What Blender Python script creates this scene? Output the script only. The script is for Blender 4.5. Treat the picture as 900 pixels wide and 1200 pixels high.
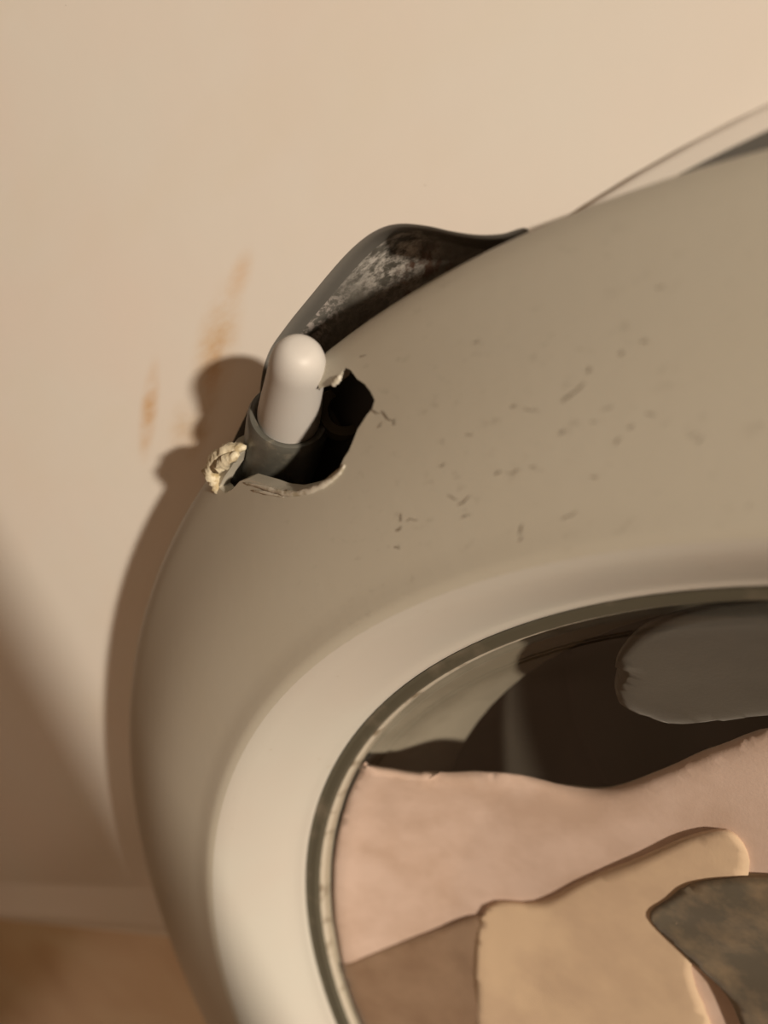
import bpy, bmesh, math, random
from mathutils import Vector, Matrix, noise
random.seed(4)
for o in list(bpy.data.objects): bpy.data.objects.remove(o)
sc = bpy.context.scene
COL = sc.collection

# ------------------------------------------------------------------ camera
# A washing-machine front stands at Y = 0 (it faces -Y, Z is up).  The phone was held sideways
# above the door handle, looking down at the door.
DZ = 0.60                                  # height of the door axis (X = 0)
SCL = 0.13044872
PITCH, ROLL, YAW = -0.11867, -0.45837, 0.67104
CX, CZ = -0.06412, -0.18834                # door axis measured in the camera-levelled frame
def rot(ax, a): return Matrix.Rotation(a, 3, ax)
def to_world_dir(v): return Vector((-v[2], v[1], v[0]))
def cam_to_old(d):
    c, s = math.cos(ROLL), math.sin(ROLL)
    d = Vector((c*d[0]-s*d[1], s*d[0]+c*d[1], d[2]))
    w = Vector((d[0], -d[2], d[1]))
    c, s = math.cos(PITCH), math.sin(PITCH)
    w = Vector((w[0], c*w[1]-s*w[2], s*w[1]+c*w[2]))
    c, s = math.cos(YAW), math.sin(YAW)
    return Vector((c*w[0]-s*w[1], s*w[0]+c*w[1], w[2]))
CAM = Vector((CZ, -SCL, DZ-CX))
ax = [to_world_dir(cam_to_old(Vector(e))) for e in ((1,0,0),(0,1,0),(0,0,1))]
M = Matrix((ax[0], ax[1], ax[2])).transposed().to_4x4()
M.translation = CAM
cd = bpy.data.cameras.new('camera'); cam = bpy.data.objects.new('camera', cd); COL.objects.link(cam)
cam.matrix_world = M
cd.sensor_fit = 'HORIZONTAL'; cd.sensor_width = 36; cd.lens = 36
cd.clip_start = 0.002; cd.clip_end = 50
cd.dof.use_dof = True; cd.dof.focus_distance = 0.158; cd.dof.aperture_fstop = 10
sc.camera = cam
def ray(u, v): return to_world_dir(cam_to_old(Vector(((u-450)/900, -(v-600)/900, -1))))
def at(u, v, d=0.0):
    """point on the plane standing d in front of the cabinet front that the photo shows at (u, v)"""
    r = ray(u, v); t = (-d-CAM.y)/r.y
    return CAM + r*t

# ------------------------------------------------------------------ light
w = bpy.data.worlds.new('room_fill'); sc.world = w; w.use_nodes = True
bg = w.node_tree.nodes['Background']; bg.inputs[0].default_value = (1.0, 0.72, 0.46, 1); bg.inputs[1].default_value = 0.10
ld = bpy.data.lights.new('ceiling_lamp_light', 'POINT'); ld.energy = 246; ld.color = (1.0, 0.85, 0.68); ld.shadow_soft_size = 0.055
lo = bpy.data.objects.new('ceiling_lamp_light', ld); COL.objects.link(lo); lo.location = (0.16, -0.88, 2.40)
sc.view_settings.view_transform = 'Standard'; sc.view_settings.look = 'None'
sc.view_settings.exposure = 0.0; sc.view_settings.gamma = 1; sc.view_settings.use_curve_mapping = False

# ------------------------------------------------------------------ helpers
def tag(o, label=None, cat=None, group=None, kind=None):
    for k, v in (('label', label), ('category', cat), ('group', group), ('kind', kind)):
        if v: o[k] = v
    return o
def empty(name, loc):
    o = bpy.data.objects.new(name, None); COL.objects.link(o); o.location = loc; o.empty_display_size = .05; return o
def finish(o, ang=40):
    for p in o.data.polygons: p.use_smooth = True
    o.data.set_sharp_from_angle(angle=math.radians(ang))
def mesh(name, verts, faces, mat, parent=None, ang=40):
    me = bpy.data.meshes.new(name)
    off = parent.location if parent else Vector((0, 0, 0))
    if parent and parent.parent: off = off + parent.parent.location
    me.from_pydata([Vector(v)-off for v in verts], [], faces); me.validate()
    bm = bmesh.new(); bm.from_mesh(me); bmesh.ops.recalc_face_normals(bm, faces=bm.faces); bm.to_mesh(me); bm.free()
    o = bpy.data.objects.new(name, me); COL.objects.link(o); o.parent = parent
    if mat: me.materials.append(mat)
    finish(o, ang); return o
def apply_mods(o, ang=40):
    bpy.context.view_layer.update()
    dg = bpy.context.evaluated_depsgraph_get()
    me = bpy.data.meshes.new_from_object(o.evaluated_get(dg)); old = o.data
    o.modifiers.clear(); o.data = me; finish(o, ang); bpy.data.meshes.remove(old)
def lathe(profile, n, centre=(0, DZ), a0=0, a1=2*math.pi, closed_profile=False):
    """profile: list of (radius, proud of the cabinet front); axis along Y"""
    V, F = [], []; m = len(profile)
    for i in range(n):
        a = 2*math.pi*i/n
        for r, d in profile: V.append((centre[0]+r*math.cos(a), -d, centre[1]+r*math.sin(a)))
    for i in range(n):
        for j in range(m if closed_profile else m-1):
            k = (j+1) % m; ii = (i+1) % n
            F.append((i*m+j, ii*m+j, ii*m+k, i*m+k))
    return V, F
def smooth_loop(pts, per=6, closed=True):
    """Catmull-Rom through 2D/3D points"""
    P = [Vector(p) for p in pts]; n = len(P); out = []
    for i in range(n if closed else n-1):
        g = lambda k: P[k % n] if closed else P[max(0, min(n-1, k))]
        a, b, c, d = g(i-1), g(i), g(i+1), g(i+2)
        for s in range(per):
            t = s/per
            out.append(.5*((2*b)+(c-a)*t+(2*a-5*b+4*c-d)*t*t+(3*b-a-3*c+d)*t**3))
    if not closed: out.append(P[-1])
    return out
def offset_loop(L, k):
    """inward offset of a loop of 2D vectors (any winding)"""
    n = len(L); area = sum(L[i].x*L[(i+1) % n].y-L[(i+1) % n].x*L[i].y for i in range(n))
    s = 1 if area > 0 else -1; out = []
    for i in range(n):
        t = (L[(i+1) % n]-L[i-1]).normalized(); nrm = Vector((-t.y, t.x))*s
        out.append(L[i]+nrm*k)
    return out
def lathe_axis(name, base, tip, prof, mat, parent, n=40, squash=1.0, cap=True):
    """prof: list of (fraction along base->tip in metres, radius)"""
    a = (tip-base).normalized(); u = a.orthogonal().normalized(); v = a.cross(u); V, F = [], []
    for h, r in prof:
        for i in range(n):
            t = 2*math.pi*i/n; V.append(base+a*h+(u*math.cos(t)+v*math.sin(t)*squash)*r)
    for j in range(len(prof)-1):
        for i in range(n): F.append((j*n+i, j*n+(i+1) % n, (j+1)*n+(i+1) % n, (j+1)*n+i))
    F.append(tuple(range(n))); F.append(tuple(range((len(prof)-1)*n, len(prof)*n)))
    return mesh(name, V, F, mat, parent, 50)

# ------------------------------------------------------------------ materials
class Mat:
    def __init__(s, name, col, rough=.5, spec=.5, metal=0, coat=0):
        s.m = bpy.data.materials.new(name); s.m.use_nodes = True; s.nt = s.m.node_tree
        s.b = s.nt.nodes['Principled BSDF']; s.col = None
        s.b.inputs['Base Color'].default_value = (*col, 1); s.b.inputs['Roughness'].default_value = rough
        s.b.inputs['Specular IOR Level'].default_value = spec; s.b.inputs['Metallic'].default_value = metal
        s.b.inputs['Coat Weight'].default_value = coat
        rgb = s.nt.nodes.new('ShaderNodeRGB'); rgb.outputs[0].default_value = (*col, 1); s.cur = rgb.outputs[0]
    def N(s, t, **k):
        n = s.nt.nodes.new(t)
        for a, v in k.items(): setattr(n, a, v)
        return n
    def link(s, a, b): s.nt.links.new(a, b)
    def pos(s, scale=(1, 1, 1), loc=(0, 0, 0), rz=(0, 0, 0)):
        g = s.N('ShaderNodeNewGeometry'); mp = s.N('ShaderNodeMapping')
        mp.inputs['Scale'].default_value = scale; mp.inputs['Location'].default_value = loc; mp.inputs['Rotation'].default_value = rz
        s.link(g.outputs['Position'], mp.inputs['Vector']); return mp.outputs[0]
    def noise(s, scale, det=3, rough=.5, vec=None, lo=.4, hi=.6):
        n = s.N('ShaderNodeTexNoise'); n.inputs['Scale'].default_value = scale; n.inputs['Detail'].default_value = det; n.inputs['Roughness'].default_value = rough
        s.link(vec or s.pos(), n.inputs['Vector'])
        r = s.N('ShaderNodeMapRange'); r.inputs['From Min'].default_value = lo; r.inputs['From Max'].default_value = hi
        s.link(n.outputs[0], r.inputs['Value']); return r.outputs[0]
    def math(s, op, a, b):
        n = s.N('ShaderNodeMath', operation=op)
        for i, v in enumerate((a, b)):
            if isinstance(v, (int, float)): n.inputs[i].default_value = v
            else: s.link(v, n.inputs[i])
        n.use_clamp = False; return n.outputs[0]
    def blob(s, c, radii, rz=0, soft=1.0):
        """1 inside an ellipsoid around c, falling to 0 at its rim; the ellipsoid is turned by rz about Y"""
        g = s.N('ShaderNodeNewGeometry'); sub = s.N('ShaderNodeVectorMath', operation='SUBTRACT'); sub.inputs[1].default_value = c
        s.link(g.outputs['Position'], sub.inputs[0])
        mp = s.N('ShaderNodeMapping', vector_type='TEXTURE'); mp.inputs['Rotation'].default_value = (0, rz, 0); mp.inputs['Scale'].default_value = radii
        s.link(sub.outputs[0], mp.inputs['Vector'])
        ln = s.N('ShaderNodeVectorMath', operation='LENGTH'); s.link(mp.outputs[0], ln.inputs[0])
        r = s.N('ShaderNodeMapRange', interpolation_type='SMOOTHSTEP'); r.inputs['From Min'].default_value = 1; r.inputs['From Max'].default_value = 1-soft
        s.link(ln.outputs['Value'], r.inputs['Value']); return r.outputs[0]
    def mix(s, fac, col):
        n = s.N('ShaderNodeMix', data_type='RGBA')
        if isinstance(fac, (int, float)): n.inputs[0].default_value = fac
        else: s.link(fac, n.inputs[0])
        s.link(s.cur, n.inputs[6]); n.inputs[7].default_value = (*col, 1); s.cur = n.outputs[2]; s.link(s.cur, s.b.inputs['Base Color']); return s
    def bump(s, h, strength=.2, dist=.001):
        b = s.N('ShaderNodeBump'); b.inputs['Strength'].default_value = strength; b.inputs['Distance'].default_value = dist
        s.link(h, b.inputs['Height']); s.link(b.outputs[0], s.b.inputs['Normal']); return s
    def rough(s, h, a, b):
        r = s.N('ShaderNodeMapRange'); r.inputs['To Min'].default_value = a; r.inputs['To Max'].default_value = b
        s.link(h, r.inputs['Value']); s.link(r.outputs[0], s.b.inputs['Roughness']); return s

WHITE = (.84, .82, .77)
m = Mat('white_enamel', WHITE, .32, .4)
m.mix(m.math('MULTIPLY', m.noise(14, 3, .55, lo=.40, hi=.66), .30), (.88, .74, .67))
m.mix(m.math('MULTIPLY', m.noise(30, 3, .6, m.pos((1, 1, .35)), .50, .70), .22), (.80, .75, .62))
def streak(mat, u, v, lw, hw, ang, col, amt, d=0.0):
    c = at(u, v, d)
    k = mat.math('MULTIPLY', mat.blob(c, (hw, .02, lw), ang, .95), mat.noise(150, 4, .6, mat.pos((1, 1, .4)), .28, .66))
    mat.mix(mat.math('MULTIPLY', k, amt), col)
def seg(u0, v0, u1, v1, d=0.0):
    a, b = at(u0, v0, d), at(u1, v1, d); return a, b, (b-a)
def stain(mat, u0, v0, u1, v1, wpx, col, amt):
    a, b, dd = seg(u0, v0, u1, v1); um, vm = (u0+u1)/2, (v0+v1)/2
    wid = (at(um+wpx, vm)-at(um, vm)).length
    streak(mat, um, vm, dd.length/2*1.15, wid, math.atan2(dd.x, dd.z), col, amt)
stain(m, 275, 330, 232, 480, 30, (.66, .40, .13), .8)
stain(m, 262, 385, 240, 470, 12, (.58, .30, .07), .6)
stain(m, 183, 420, 166, 545, 13, (.66, .38, .13), .85)
stain(m, 222, 470, 205, 540, 20, (.62, .42, .20), .6)
stain(m, 255, 455, 215, 545, 16, (.52, .33, .12), .7)
stain(m, 295, 290, 265, 360, 16, (.74, .50, .28), .5)
enamel = m
# tiny specks of grime
m.mix(m.math('MULTIPLY', m.noise(420, 2, .5, lo=.76, hi=.80), .5), (.25, .2, .14))
m.bump(m.noise(60, 2, lo=0, hi=1), .06, .001)

m = Mat('door_plastic', (.47, .445, .38), .42, .4); plastic = m
m.mix(m.math('MULTIPLY', m.noise(18, 3, .5, lo=.42, hi=.65), .22), (.44, .40, .31))
scr_c = at(600, 520, .022)
zone = m.blob(scr_c, (.06, .05, .075), 0, .9)
m.mix(m.math('MULTIPLY', m.math('MULTIPLY', zone, m.noise(420, 4, .7, m.pos((1, 1, .6), rz=(0, .6, 0)), .60, .70)), .30), (.22, .19, .15))
m.bump(m.noise(300, 2, lo=0, hi=1), .05, .0006)
m = Mat('bezel_plastic', (.50, .485, .44), .38, .4); bezel_m = m
m.mix(m.math('MULTIPLY', m.noise(22, 3, .5, lo=.42, hi=.64), .35), (.50, .44, .395))
m.mix(m.math('MULTIPLY', m.noise(330, 2, .5, lo=.72, hi=.78), .5), (.35, .28, .2))
m = Mat('gasket_rubber', (.075, .068, .048), .55, .35); rubber = m
m.mix(m.noise(120, 3, lo=.55, hi=.75), (.13, .11, .08))
m = Mat('pin_plastic', (.50, .485, .465), .48, .4); pin_m = m
m.mix(m.math('MULTIPLY', m.noise(90, 3, lo=.45, hi=.7), .35), (.52, .47, .43))
m = Mat('collar_plastic', (.085, .084, .072), .38, .5); collar_m = m
m.mix(m.noise(260, 4, .6, lo=.56, hi=.7), (.14, .13, .105)).bump(m.noise(500, 3, lo=0, hi=1), .2, .0005)
m = Mat('hole_shade_black', (.02, .018, .014), .5, .3); dark = m  # near-black colour standing in for shade inside the hole
m = Mat('worn_recess', (.17, .163, .145), .42, .5, .2); recess_m = m
m.mix(m.math('MULTIPLY', m.noise(70, 4, .65, m.pos((1, 1, .6)), .42, .66), .8), (.075, .07, .058))
wear = m.math('MULTIPLY', m.blob(at(452, 300, -.006), (.011, .03, .016), 0, .85), m.noise(620, 5, .7, m.pos((1, 1, .45), rz=(0, .5, 0)), .42, .60))
m.mix(m.math('MULTIPLY', wear, .85), (.66, .63, .59))
wear = m.math('MULTIPLY', m.blob(at(362, 362, -.004), (.007, .03, .020), -.45, .9), m.noise(700, 5, .7, lo=.48, hi=.56))
m.mix(m.math('MULTIPLY', wear, .8), (.62, .56, .53))
m.mix(m.math('MULTIPLY', m.blob(at(497, 322, -.008), (.007, .03, .009), 0, .6), m.noise(380, 3, lo=.5, hi=.62)), (.10, .06, .042))
m.bump(m.noise(500, 4, .6, lo=0, hi=1), .35, .0007)
m = Mat('torn_plastic', (.62, .56, .42), .6, .3); torn_m = m
m.mix(m.noise(420, 3, lo=.5, hi=.66), (.42, .34, .20)).bump(m.noise(600, 3, lo=0, hi=1), .5, .0008)
m = Mat('torn_edge', (.56, .53, .46), .55, .3); torn2_m = m
m.mix(m.noise(500, 3, lo=.5, hi=.66), (.36, .32, .24))
m = Mat('brown_wood', (.82, .64, .42), .28, .5, coat=.2); brown_m = m
m.mix(m.noise(28, 4, .6, m.pos((1, 1, .3)), .42, .62), (.88, .74, .52))
m.mix(m.math('MULTIPLY', m.noise(16, 2, lo=.5, hi=.66), .6), (.66, .46, .26))
m = Mat('floor_tile', (.30, .20, .14), .4, .4); floor_m = m
m.mix(m.noise(5, 4, lo=.4, hi=.65), (.25, .165, .11))
m = Mat('steel_grey', (.045, .042, .036), .5, .3, 0); steel = m
m.mix(m.noise(30, 4, .6, m.pos((1.5, 1, .5)), .42, .62), (.05, .046, .04))
m = Mat('scuff_dirt', (.24, .205, .16), .7, .2); scuff_m = m
m = Mat('ceiling_paint', (.7, .66, .6), .8, .2); paint_m = m
def cloth(name, c1, c2, sc_=45, weave=1500):
    k = Mat(name, c1, .85, .15); k.mix(k.noise(sc_, 4, .6, lo=.40, hi=.64), c2)
    k.b.inputs['Sheen Weight'].default_value = .2
    k.bump(k.noise(weave, 2, lo=0, hi=1), .12, .0004); return k.m
pink_m = cloth('pink_sheet', (.66, .52, .47), (.54, .405, .345))
beige_m = cloth('beige_sheet', (.68, .53, .39), (.58, .44, .33))
brownc_m = cloth('brown_sheet', (.27, .185, .13), (.21, .135, .09))
grey_m = cloth('grey_sheet', (.058, .054, .045), (.04, .037, .031), 25)
dk_m = cloth('dark_sheet', (.10, .09, .07), (.22, .17, .115), 110)
# glass: clear pane, mirror sheen growing towards grazing
gm = bpy.data.materials.new('door_glass'); gm.use_nodes = True; nt = gm.node_tree
for n in list(nt.nodes): nt.nodes.remove(n)
out = nt.nodes.new('ShaderNodeOutputMaterial'); mx = nt.nodes.new('ShaderNodeMixShader')
lw = nt.nodes.new('ShaderNodeLayerWeight'); pw = nt.nodes.new('ShaderNodeMath'); pw.operation = 'POWER'; pw.inputs[1].default_value = 5
ma = nt.nodes.new('ShaderNodeMath'); ma.operation = 'MULTIPLY_ADD'; ma.inputs[1].default_value = .92; ma.inputs[2].default_value = .07
tr = nt.nodes.new('ShaderNodeBsdfTransparent'); tr.inputs[0].default_value = (.95, .94, .91, 1)
gl = nt.nodes.new('ShaderNodeBsdfGlossy'); gl.inputs['Roughness'].default_value = .06
nt.links.new(lw.outputs['Facing'], pw.inputs[0]); nt.links.new(pw.outputs[0], ma.inputs[0]); nt.links.new(ma.outputs[0], mx.inputs[0])
nt.links.new(tr.outputs[0], mx.inputs[1]); nt.links.new(gl.outputs[0], mx.inputs[2]); nt.links.new(mx.outputs[0], out.inputs[0])

# ------------------------------------------------------------------ room
def box(name, lo, hi, mat, parent=None):
    (x0, y0, z0), (x1, y1, z1) = lo, hi
    V = [(x0,y0,z0),(x1,y0,z0),(x1,y1,z0),(x0,y1,z0),(x0,y0,z1),(x1,y0,z1),(x1,y1,z1),(x0,y1,z1)]
    F = [(0,1,2,3),(4,5,6,7),(0,1,5,4),(1,2,6,5),(2,3,7,6),(3,0,4,7)]
    return mesh(name, V, F, mat, parent, 30)
fl = box('floor', (-1.6, -2.2, -.05), (1.6, .75, 0), floor_m.m); fl['kind'] = 'structure'
wb = box('wall_back', (-1.6, .75, -.05), (1.6, .85, 2.6), paint_m.m); wb['kind'] = 'structure'

# ------------------------------------------------------------------ cabinet
XL, XR, ZT = -.345, .345, .96
machine = empty('washing_machine', (0, .0, 0))
tag(machine, 'white enamel washing machine front with rust streaks and a grey finger recess', 'washing machine')

# outline of the finger recess on the front (seen above-left of the door, runs on behind the handle)
rec_px = [(618, 268), (588, 274), (560, 275), (530, 271), (500, 264.5), (470, 262), (447, 267), (424, 281), (398, 306), (362, 349), (334, 384), (314, 415), (305, 455),
          (305, 520), (322, 590), (400, 600), (470, 520), (520, 420), (580, 340), (618, 300)]
rec3 = [at(u, v, 0) for u, v in rec_px]
rec2 = smooth_loop([(p.x, p.z) for p in rec3], 5)
# front sheet with the recess and the door opening cut out
bm = bmesh.new()
def loop_edges(pts):
    vs = [bm.verts.new((p[0], 0, p[1])) for p in pts]
    for i in range(len(vs)): bm.edges.new((vs[i], vs[(i+1) % len(vs)]))
E0, E1 = at(0, 1068), at(185, 1085)
def edge_x(z): return E0.x+(E1.x-E0.x)*(z-E0.z)/(E1.z-E0.z)
ZN, ZF = .389, .005
loop_edges([(XL, ZF), (edge_x(ZF), ZF), (edge_x(ZN), ZN), (XR, ZN), (XR, ZT), (XL, ZT)])
loop_edges(rec2)
loop_edges([(.146*math.cos(2*math.pi*i/96), DZ+.146*math.sin(2*math.pi*i/96)) for i in range(96)])
bmesh.ops.triangle_fill(bm, use_beauty=True, use_dissolve=False, edges=bm.edges[:], normal=(0, -1, 0))
me = bpy.data.meshes.new('front_sheet'); bm.to_mesh(me); bm.free(); me.materials.append(enamel.m)
fs = bpy.data.objects.new('front_sheet', me); COL.objects.link(fs); fs.parent = machine
# rolled edge where the white sheet ends beside the brown panel
nl = Vector((0, -1, 0)); P = [Vector((edge_x(z), 0, z)) for z in (ZN, ZF)]
V, F = [], []; cs = [(.018, 0), (.012, .0016), (.006, .0042), (.002, .0052), (0, .0046), (-.0012, .002), (-.0014, -.006)]
for q in P:
    for s_, h_ in cs: V.append(q+Vector((-s_, 0, 0))+nl*h_)
for i in range(len(cs)-1): F.append((i, i+1, len(cs)+i+1, len(cs)+i))
mesh('rolled_edge', V, F, enamel.m, machine, 60)
for sx in (-1, 1): box('side_panel', (sx*.345-.001, .0005, .02), (sx*.345+.001, .55, ZT), enamel.m, machine)
box('top_panel', (XL, .0005, ZT), (XR, .55, ZT+.02), enamel.m, machine)
box('plinth', (XL+.01, .02, 0), (XR-.01, .53, .03), enamel.m, machine)
# recess: rounded lip, wall, floor
n = len(rec2)
cx_ = sum(q.x for q in rec2)/n; cy_ = sum(q.y for q in rec2)/n
def rec_ring(k):
    if k <= .003: return offset_loop(rec2, k)
    return [Vector((cx_, cy_)).lerp(q, 1-(k-.003)*6) for q in offset_loop(rec2, .003)]
def rec_part(name, steps, mat, cap):
    V, F = [], []
    for k, d in steps:
        for q in rec_ring(k): V.append((q.x, -d, q.y))
    for j in range(len(steps)-1):
        for i in range(n): F.append((j*n+i, j*n+(i+1) % n, (j+1)*n+(i+1) % n, (j+1)*n+i))
    if cap: F.append(tuple(range((len(steps)-1)*n, len(steps)*n)))
    return mesh(name, V, F, mat, machine, 80)
lip_m = Mat('recess_shade_grey', (.15, .143, .13), .4, .4)  # lip shade is put into this darker grey
rec_part('recess_lip', [(0, 0), (.0005, -.0002), (.0009, -.0008), (.0012, -.0018), (.0014, -.0032), (.0016, -.0050)], lip_m.m, False)
rc = rec_part('finger_recess', [(.0016, -.0050), (.0024, -.0066), (.0045, -.0078), (.010, -.0084)], recess_m.m, True); rc['label'] = 'worn dark grey finger recess with scraped paint'
# round embossed field behind the door, set a little higher than the door itself
VF = lathe([(.184, .0), (.184, .0019), (.2025, .0019), (.2032, .0014), (.2035, 0)], 160, (0, DZ+.0357))
# dark grey strip peeking out behind the door's upper edge
px = [(795, 204.5), (825, 189), (860, 171.5), (900, 152.5), (960, 124), (1010, 101), (1010, 190), (940, 200), (860, 215), (800, 225)]
L = [at(u, v, .0020) for u, v in px]
V = [p for p in L]+[p+Vector((0, .0018, 0)) for p in L]; k = len(L)
F = [tuple(range(k)), tuple(range(k, 2*k))]+[(i, (i+1) % k, k+(i+1) % k, k+i) for i in range(k)]
emb = mesh('embossed_field', *VF, enamel.m, machine, 50)
strip_m = Mat('strip_grey', (.12, .115, .105), .5, .4)
sl = mesh('edge_strip', V, F, strip_m.m, machine, 40); sl['label'] = 'dark grey strip showing past the door edge'
# drum behind the glass
gv, gf = lathe([(.146, -.001), (.141, -.003), (.134, -.010), (.126, -.022), (.119, -.030), (.121, -.036)], 96)
gask = Mat('drum_gasket', (.30, .28, .235), .5, .3); gask.mix(gask.noise(26, 4, .6, gask.pos((1.4, 1, .6)), .42, .62), (.20, .185, .15))
mesh('drum_gasket', gv, gf, gask.m, machine, 60)
dv, df = lathe([(.121, -.036), (.122, -.10), (.12, -.16), (.05, -.165), (.0005, -.165)], 96)
mesh('drum', dv, df, steel.m, machine, 40)
# brown panel beyond the white sheet's rolled edge
V, F = [], []
bo = box('brown_panel', (min(edge_x(ZF), edge_x(ZN))-.004, .0075, ZF), (XR-.004, .0165, ZN+.02), brown_m.m)
tag(bo, 'glossy brown panel beyond the white rolled edge in the lower-left corner', 'panel')

# ------------------------------------------------------------------ door
door = empty('washing_machine_door', (0, 0, DZ))
tag(door, 'domed beige plastic porthole door with a broken handle hole', 'door')
OC = (.0007, DZ-.0038)                        # the outer rim sits a touch low on the axis
RA, RBZ, RG = .205, .15805, .14152
def lerp(a, b, t): return a+(b-a)*t
prof = [(.1996, .0022), (.2030, .0024), (.2046, .0042), (.2053, .0074), (.2051, .0102), (.2042, .0124), (.2022, .0143), (.1992, .0162)]
for i in range(1, 13):
    t = i/12; prof.append((lerp(.1992, .1610, t), lerp(.0162, .0296, t)+.0024*math.sin(math.pi*t)))
prof += [(.1594, .0301), (.15805, .0302), (.1569, .0299)]
nb = len(prof)
N_ = 240
V, F = [], []
def ctr(r):
    t = max(0, min(1, (r-.158)/(.205-.158))); return (OC[0]*t, DZ+(OC[1]-DZ)*t)
def ring_mesh(prof, n):
    V, F = [], []; m_ = len(prof)
    for i in range(n):
        a = 2*math.pi*i/n
        for r, d in prof:
            c = ctr(r); V.append((c[0]+r*math.cos(a), -d, c[1]+r*math.sin(a)))
    for i in range(n):
        for j in range(m_):
            k = (j+1) % m_; ii = (i+1) % n; F.append((i*m_+j, ii*m_+j, ii*m_+k, i*m_+k))
    return V, F
# closed shell: outer skin, then the inner skin 2.4 mm behind it
inner = [(.1575, .0268), (.1610, .0266)]+[(lerp(.1610, .1985, t/8), lerp(.0266, .0130, t/8)+.0024*math.sin(math.pi*t/8)) for t in range(1, 9)]+[(.2010, .0115), (.2024, .0090), (.2026, .0060), (.2010, .0046), (.1996, .0044)]
V, F = ring_mesh(prof+inner, N_)
band = mesh('outer_frame', V, F, plastic.m, None, 40)
def band_d(r):
    for (r0, d0), (r1, d1) in zip(prof[3:], prof[4:]):
        if r1 <= r <= r0: return lerp(d0, d1, (r-r0)/(r1-r0)) if r1 != r0 else d0
    return .0105 if r > .2 else .030
def on_band(u, v):
    d = .018
    for _ in range(25):
        p = at(u, v, d); c = OC; d = .5*d+.5*band_d(math.hypot(p.x-c[0]*.5, p.z-(DZ+OC[1])/2))
    return at(u, v, d), d
# the broken-out hole, cut right through the shell and out over the rim
hole_px = [(380, 400), (374, 425), (373, 456), (388, 451), (396, 445), (400, 436), (405, 431), (411, 434), (418, 444), (427, 450), (434, 459), (439, 469), (436, 479), (430, 486), (425, 494),
           (419, 503), (414, 516), (409, 528), (403, 537), (398, 548), (388, 556), (376, 566), (362, 571), (345, 575), (328, 573), (314, 568), (300, 564), (290, 561),
           (281, 564), (273, 573), (264, 578), (257, 571), (263, 559), (272, 546), (281, 532), (268, 508), (235, 480), (270, 430), (330, 385), (365, 380)]
HL = [on_band(u, v)[0] for u, v in hole_px]
k = len(HL)
V = [Vector((p.x, -.060, p.z)) for p in HL]+[Vector((p.x, .012, p.z)) for p in HL]
# prism follows the view-independent door normal
F = [tuple(range(k)), tuple(range(k, 2*k))]+[(i, (i+1) % k, k+(i+1) % k, k+i) for i in range(k)]
cut = mesh('cutter', V, F, None, None, 30)
bo_ = band.modifiers.new('hole', 'BOOLEAN'); bo_.operation = 'DIFFERENCE'; bo_.object = cut; bo_.solver = 'EXACT'
apply_mods(band, 42); bpy.data.objects.remove(cut)
band.parent = door; band.data.transform(Matrix.Translation(-door.location))
# bright inner bezel sloping down to the glass
bz = [(.1569, .0268), (.1569, .0299), (.1555, .0292), (.1535, .0272), (.1505, .0233), (.1475, .0191), (.1448, .0150), (.1432, .0125), (.1422, .0113), (.14152, .0108), (.1408, .0100), (.1406, .0072), (.1420, .0072), (.150, .018)]
V, F = lathe(bz, 200, closed_profile=True); mesh('bezel', V, F, bezel_m.m, door, 40)
V, F = lathe([(.1406, .0098), (.1402, .0092), (.1394, .0089), (.1381, .0089), (.1376, .0085), (.1375, .0060), (.1405, .0055)], 160, closed_profile=True)
gk = mesh('glass_gasket', V, F, rubber.m, door, 50); gk['label'] = 'dark rubber ring around the glass'
V, F = lathe([(.1376, .0074), (.1373, .0075), (.1368, .0068), (.1363, .0054), (.1361, .0040), (.1374, .0038)], 160, closed_profile=True)
rim_m = Mat('glass_rim', (.46, .42, .35), .4, .4); rim_m.mix(rim_m.noise(160, 3, lo=.55, hi=.7), (.22, .18, .13))
mesh('glass_rim', V, F, rim_m.m, door, 50)
glp = [(.1361, .0054), (.1358, .0062), (.1352, .0066), (.1343, .0070), (.1318, .0066), (.128, .0048), (.121, .0026), (.112, .0000), (.101, -.0026), (.09, -.0048), (.078, -.0064), (.055, -.0078), (.03, -.0084), (.0004, -.0086)]
V, F = lathe(glp, 160); glo = mesh('glass', V, F, gm, door, 60)
if sum(p.normal.y*p.area for p in glo.data.polygons) > 0: glo.data.flip_normals()
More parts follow.
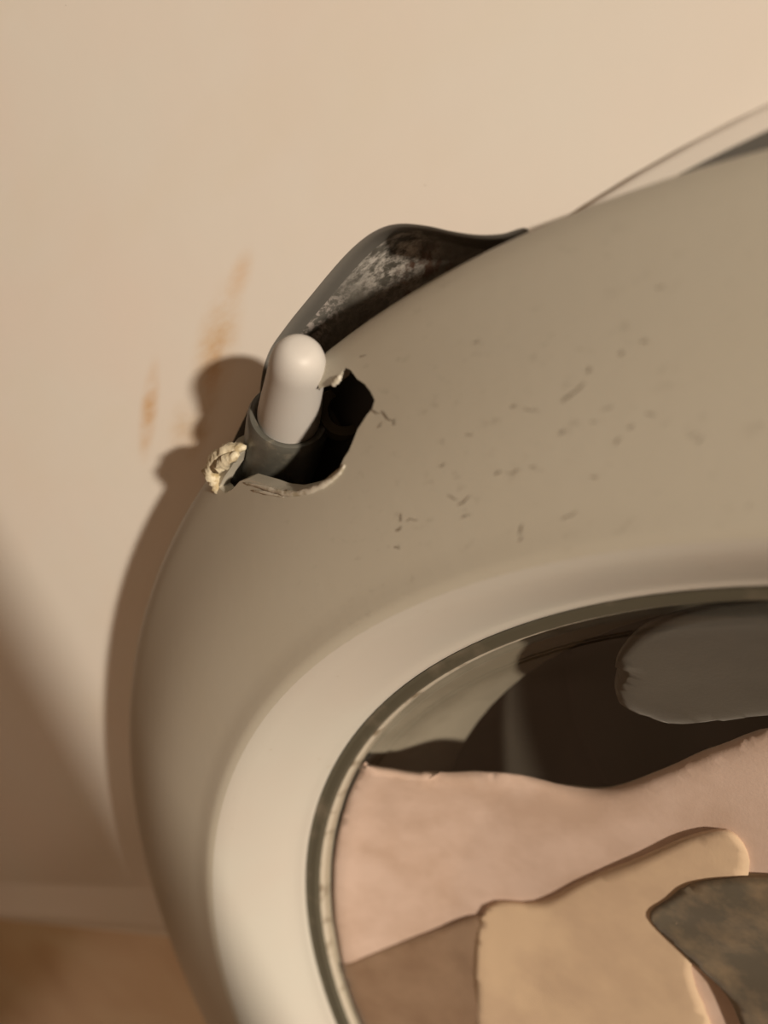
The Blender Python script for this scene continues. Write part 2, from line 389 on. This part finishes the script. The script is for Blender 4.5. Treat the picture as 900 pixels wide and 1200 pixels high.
# scuffs and scratches scattered over the outer frame
V, F = [], []
def scuff(u, v, ln, ang, wd):
    du, dv = math.cos(ang), -math.sin(ang)
    pts = []
    for i in range(4):
        t = (i/3-.5)*ln; j = random.uniform(-1, 1)*wd*.7
        pts.append((u+du*t-dv*j, v+dv*t+du*j))
    b = len(V)
    for i, (a, c) in enumerate(pts):
        p, d = on_band(a, c); ww = .75*wd*(.5, 1, .8, .3)[i]*random.uniform(.6, 1.1)
        q, d2 = on_band(a-dv*ww, c+du*ww)
        nrm = Vector((0, -.00012, 0)); V.extend([p+nrm, q+nrm])
    for i in range(3): F.append((b+2*i, b+2*i+1, b+2*i+3, b+2*i+2))
marks = [(676, 458, 30, .75, 2), (664, 466, 14, .7, 3), (690, 432, 8, 1, 3), (757, 399, 9, .3, 3.5), (729, 412, 6, .5, 3), (602, 475, 5, .6, 4), (624, 480, 18, -.1, 2), (659, 506, 7, 1, 4), (725, 516, 12, .6, 3),
         (740, 500, 8, .5, 3), (763, 484, 10, .3, 3), (697, 494, 9, .2, 2), (712, 478, 14, .5, 2), (585, 555, 9, .4, 4), (603, 552, 18, .25, 2), (625, 547, 8, .2, 2), (545, 587, 18, .7, 3), (532, 582, 14, -.5, 2), (547, 604, 12, .4, 2),
         (467, 618, 8, .6, 4), (484, 608, 14, .1, 2), (470, 606, 10, 1.2, 2), (466, 641, 6, .5, 3), (667, 603, 20, .4, 2.5), (611, 620, 12, 1.0, 3), (610, 631, 8, 1.3, 2), (697, 558, 9, .1, 3), (858, 606, 14, .3, 4), (878, 592, 8, .9, 2),
         (820, 515, 10, 1, 3), (812, 509, 12, .6, 2.5), (551, 508, 8, .1, 2), (519, 544, 9, .5, 2), (776, 335, 6, .4, 3), (560, 400, 6, .5, 2), (892, 497, 9, 0, 2), (455, 487, 18, -.9, 2.5), (462, 494, 8, 1.2, 2), (446, 497, 10, .9, 1.5), (441, 481, 12, -.3, 2.5), (427, 417, 6, .5, 2)]
for mk in marks: scuff(*mk)
so = mesh('scuff_marks', V, F, scuff_m.m, door, 60); so['kind'] = 'stuff'; so['label'] = 'grey-brown scuffs and scratches'

# torn bits around the hole
def lump_strip(name, px, wid, thick, mat, d, label=None, seed=0):
    """ragged ridge of torn plastic following a line of photo points"""
    rnd = random.Random(seed); C = smooth_loop([at(u, v, d if d else on_band(u, v)[1]+.0002) for u, v in px], 4, False); V, F = [], []; n = 8
    for i, c in enumerate(C):
        t = (C[min(i+1, len(C)-1)]-C[max(i-1, 0)]).normalized(); a = Vector((0, -1, 0)); b = t.cross(a).normalized(); s_ = math.sin(math.pi*(i+.35)/(len(C)-.3))**.5
        for j in range(n):
            an = 2*math.pi*j/n; k_ = rnd.uniform(.65, 1.25)
            V.append(c+(b*math.cos(an)*wid+a*math.sin(an)*thick)*s_*k_)
    m_ = len(C)
    for i in range(m_-1):
        for j in range(n): F.append((i*n+j, i*n+(j+1) % n, (i+1)*n+(j+1) % n, (i+1)*n+j))
    F += [tuple(range(n)), tuple(range((m_-1)*n, m_*n))]
    o = mesh(name, V, F, mat, door, 75)
    if label: o['label'] = label
    return o
lump_strip('torn_rim', [(288, 524), (276, 525), (264, 531), (254, 541), (249, 552), (252, 563), (257, 573), (261, 584)], .0019, .0022, torn_m.m, .0150, 'yellowed torn stub of the door rim', 3)
lump_strip('torn_rim', [(279, 532), (268, 538), (259, 546), (257, 554)], .0015, .0018, torn_m.m, .0165, 'yellowed torn stub of the door rim', 5)
lump_strip('torn_flap', [(286, 566), (300, 569), (315, 573), (332, 578), (350, 578), (366, 574), (382, 567), (396, 556), (404, 545)], .0007, .0005, torn2_m.m, None, 'pale bent-up lip of torn plastic', 7)
lump_strip('torn_flap', [(296, 575), (312, 578), (332, 582)], .0004, .0003, torn2_m.m, None, None, 9)
lump_strip('torn_flap', [(389, 451), (394, 447), (399, 440)], .0007, .0008, torn2_m.m, None, None, 11)

# ------------------------------------------------------------------ latch pin in the hole
base = at(328, 548, .0015); tip = at(353, 405, .0180)
latch = empty('latch_pin', base)
tag(latch, 'white rounded latch pin in a grey collar sticking out of the broken door hole', 'latch pin')
Ln = (tip-base).length
R1 = .0058
pp = [(Ln*.30, R1*1.14), (Ln*.50, R1*1.13), (Ln*.62, R1*1.07), (Ln*.74, R1*1.0), (Ln*.84, R1*.95)]
for i in range(1, 9):
    a = math.pi/2*i/8; pp.append((Ln*.84+Ln*.16*math.sin(a), max(.0003, R1*.95*math.cos(a)**.65)))
lathe_axis('pin', base, tip, pp, pin_m.m, latch, 48)
RC = .0088
cp = [(-.002, RC*.93), (0, RC*.98), (Ln*.10, RC), (Ln*.40, RC*.985), (Ln*.465, RC*.965), (Ln*.485, RC*.92), (Ln*.488, RC*.86), (Ln*.474, R1*1.16), (Ln*.42, R1*.9)]
co = lathe_axis('collar', base, tip, cp, collar_m.m, latch, 48); co['label'] = 'dark grey moulded collar'
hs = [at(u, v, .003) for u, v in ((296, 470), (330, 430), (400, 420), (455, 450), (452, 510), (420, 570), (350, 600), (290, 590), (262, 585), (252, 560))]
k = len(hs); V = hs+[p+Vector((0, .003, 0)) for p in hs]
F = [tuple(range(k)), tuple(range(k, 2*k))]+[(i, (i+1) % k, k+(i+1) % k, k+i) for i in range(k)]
mesh('hole_shade_plate', V, F, dark.m, door, 40)  # dark plate added to blacken the hole where shade falls
# catch arm reaching to the left stub, spring boss in the dark right of the pin
def bar(name, a, b, wd, th, mat, parent):
    t = (b-a).normalized(); n1 = Vector((0, -1, 0)); n1 = (n1-t*n1.dot(t)).normalized(); n2 = t.cross(n1)
    V = []
    for p in (a, b):
        for s1, s2 in ((-1,-1),(1,-1),(1,1),(-1,1)): V.append(p+n2*s1*wd+n1*s2*th)
    return mesh(name, V, [(0,1,2,3),(4,5,6,7),(0,1,5,4),(1,2,6,5),(2,3,7,6),(3,0,4,7)], mat, parent, 30)
bar('catch_arm', at(300, 545, .006), at(268, 561, .006), .0014, .0012, collar_m.m, latch)
bs = at(402, 486, -.002); bt = at(404, 478, .006)
brn = Mat('boss_plastic', (.07, .058, .035), .6, .3)
lathe_axis('spring_boss', bs, bt, [(0, .0062), (.005, .006), (.0068, .0052), (.0070, .0034), (.0050, .0030), (.0050, .0005)], brn.m, latch, 32)

# ------------------------------------------------------------------ coloured sheets set just behind the glass
def glass_d(r):
    for (r0, d0), (r1, d1) in zip(glp[3:], glp[4:]):
        if r1 <= r <= r0: return lerp(d0, d1, (r-r0)/(r1-r0))
    return glp[3][1] if r > .13 else glp[-1][1]
def sheet(name, px, d, mat, label, amp=.004, fr=38, seed=0, fold=(1, 0), res=.0035, bulge=.004):
    L = [at(u, v, -.004) for u, v in px]; poly = smooth_loop([(p.x, p.z) for p in L], 5)
    rmax = .1350
    q = []
    for p in poly:
        e = Vector((p.x, p.y-DZ)); 
        if e.length > rmax: e = e.normalized()*rmax
        q.append(Vector((e.x, e.y+DZ)))
    # grid clipped to the outline, border pulled back so the edge rolls under
    xs = [p.x for p in q]; zs = [p.y for p in q]; bm = bmesh.new()
    vs = [bm.verts.new((p.x, 0, p.y)) for p in q]; es = []
    for i in range(len(vs)):
        if (vs[i].co-vs[i-1].co).length > 1e-6: es.append(bm.edges.new((vs[i-1], vs[i])))
    bmesh.ops.triangle_fill(bm, use_beauty=True, edges=es, normal=(0, -1, 0))
    for _ in range(7):
        lng = [e for e in bm.edges if e.calc_length() > res]
        if not lng: break
        bmesh.ops.subdivide_edges(bm, edges=lng, cuts=1)
        bmesh.ops.triangulate(bm, faces=[f for f in bm.faces if len(f.verts) > 3])
    bmesh.ops.beautify_fill(bm, faces=bm.faces[:], edges=bm.edges[:])
    def bd(p):
        b = 1e9
        for i in range(0, len(q)):
            a, c = q[i-1], q[i]; ab = c-a; l2 = ab.length_squared
            t = 0 if l2 < 1e-12 else max(0, min(1, (p-a).dot(ab)/l2)); b = min(b, (a+ab*t-p).length)
        return b
    for v_ in bm.verts:
        p = Vector((v_.co.x, v_.co.z)); e = min(1, bd(p)/.006) if (p-Vector((0, DZ))).length < .12 else 1; roll = math.sqrt(max(0, 1-(1-e)**2))
        nn = noise.noise(Vector((p.x*fr*fold[0]+seed, p.y*fr*.8*(1-fold[1]*.6)+p.x*fr*fold[1], seed*1.7)))
        nn += .45*noise.noise(Vector((p.x*fr*2.3+seed, p.y*fr*1.6, seed+9)))
        v_.co.y = -(glass_d((p-Vector((0, DZ))).length)-.0004-d*(1-.85*max(0, min(1, ((p-Vector((0, DZ))).length-.104)/.031)))+bulge*(roll-1)-amp*(.8-nn)*roll)
    me = bpy.data.meshes.new(name); bm.to_mesh(me); bm.free(); me.materials.append(mat)
    o = bpy.data.objects.new(name, me); COL.objects.link(o); finish(o, 180)
    c = sum((v_.co for v_ in me.vertices), Vector())/len(me.vertices); me.transform(Matrix.Translation(-c)); o.location = c
    s_ = o.modifiers.new('thickness', 'SOLIDIFY'); s_.thickness = .002; s_.offset = -1 ; apply_mods(o, 180)
    return tag(o, label, 'layers', 'laundry behind the door glass')
sheet('backing_sheet', [(340, 800), (405, 846), (440, 870), (500, 903), (580, 922), (650, 950), (700, 956), (760, 936), (830, 905), (930, 880), (1100, 960), (1200, 1200), (900, 1400), (500, 1400), (300, 1100), (340, 950)], .0056, pink_m, 'dusty pink crumpled sheet filling the lower half behind the door glass', .0010, 34, 1.3, bulge=.003)
sheet('backing_sheet', [(370, 1098), (430, 1103), (500, 1100), (565, 1098), (575, 1180), (590, 1300), (420, 1320), (370, 1200)], .0046, brownc_m, 'dark brown sheet behind the glass, lower left of the beige sheet', .0004, 40, 4.1, bulge=.0006)
sheet('backing_sheet', [(552, 1096), (620, 1085), (668, 1062), (730, 1040), (800, 1012), (850, 1010), (870, 1060), (820, 1130), (800, 1180), (820, 1300), (640, 1330), (560, 1260)], .0043, beige_m, 'light beige sheet behind the glass between the brown and dark sheets', .0004, 36, 7.7, bulge=.0007)
sheet('backing_sheet', [(752, 1108), (775, 1085), (800, 1068), (850, 1062), (920, 1066), (1050, 1080), (1080, 1250), (900, 1290), (845, 1205), (800, 1160)], .0032, dk_m, 'dark streaky sheet behind the glass at the lower right', .0010, 70, 2.2, bulge=.0008)
sheet('backing_sheet', [(712, 850), (718, 790), (750, 738), (800, 706), (870, 690), (960, 690), (1100, 760), (1100, 880), (900, 882), (780, 890)], .0090, grey_m, 'rounded charcoal grey bundle behind the glass at the upper right', .0006, 18, 5.5, bulge=.005)

# ------------------------------------------------------------------ bench added out of view, its seat put there to shade the lower front
wood = Mat('shade_bench_wood', (.42, .28, .15), .5, .3); wood.mix(wood.noise(40, 4, .6, wood.pos((.15, 1, 1)), .4, .62), (.32, .20, .10))
hx0, hx1, hy0, hy1, hz = -.44, .12, -.330, -.158, .756
hm = empty('shade_bench', ((hx0+hx1)/2, (hy0+hy1)/2, 0)); tag(hm, 'narrow brown wooden bench added out of view to shade the lower front', 'shade_bench')
for i in range(3):
    w_ = (hy1-hy0)/3; box('seat_plank', (hx0, hy0+w_*i+.0004, hz-.022), (hx1, hy0+w_*(i+1)-.0004, hz), wood.m, hm)
for x_ in (hx0+.03, hx1-.065):
    for y_ in (hy0+.012, hy1-.047): box('leg', (x_, y_, 0), (x_+.035, y_+.035, hz-.022), wood.m, hm)
    box('cross_rail', (x_+.006, hy0+.047, hz-.075), (x_+.029, hy1-.047, hz-.022), wood.m, hm)
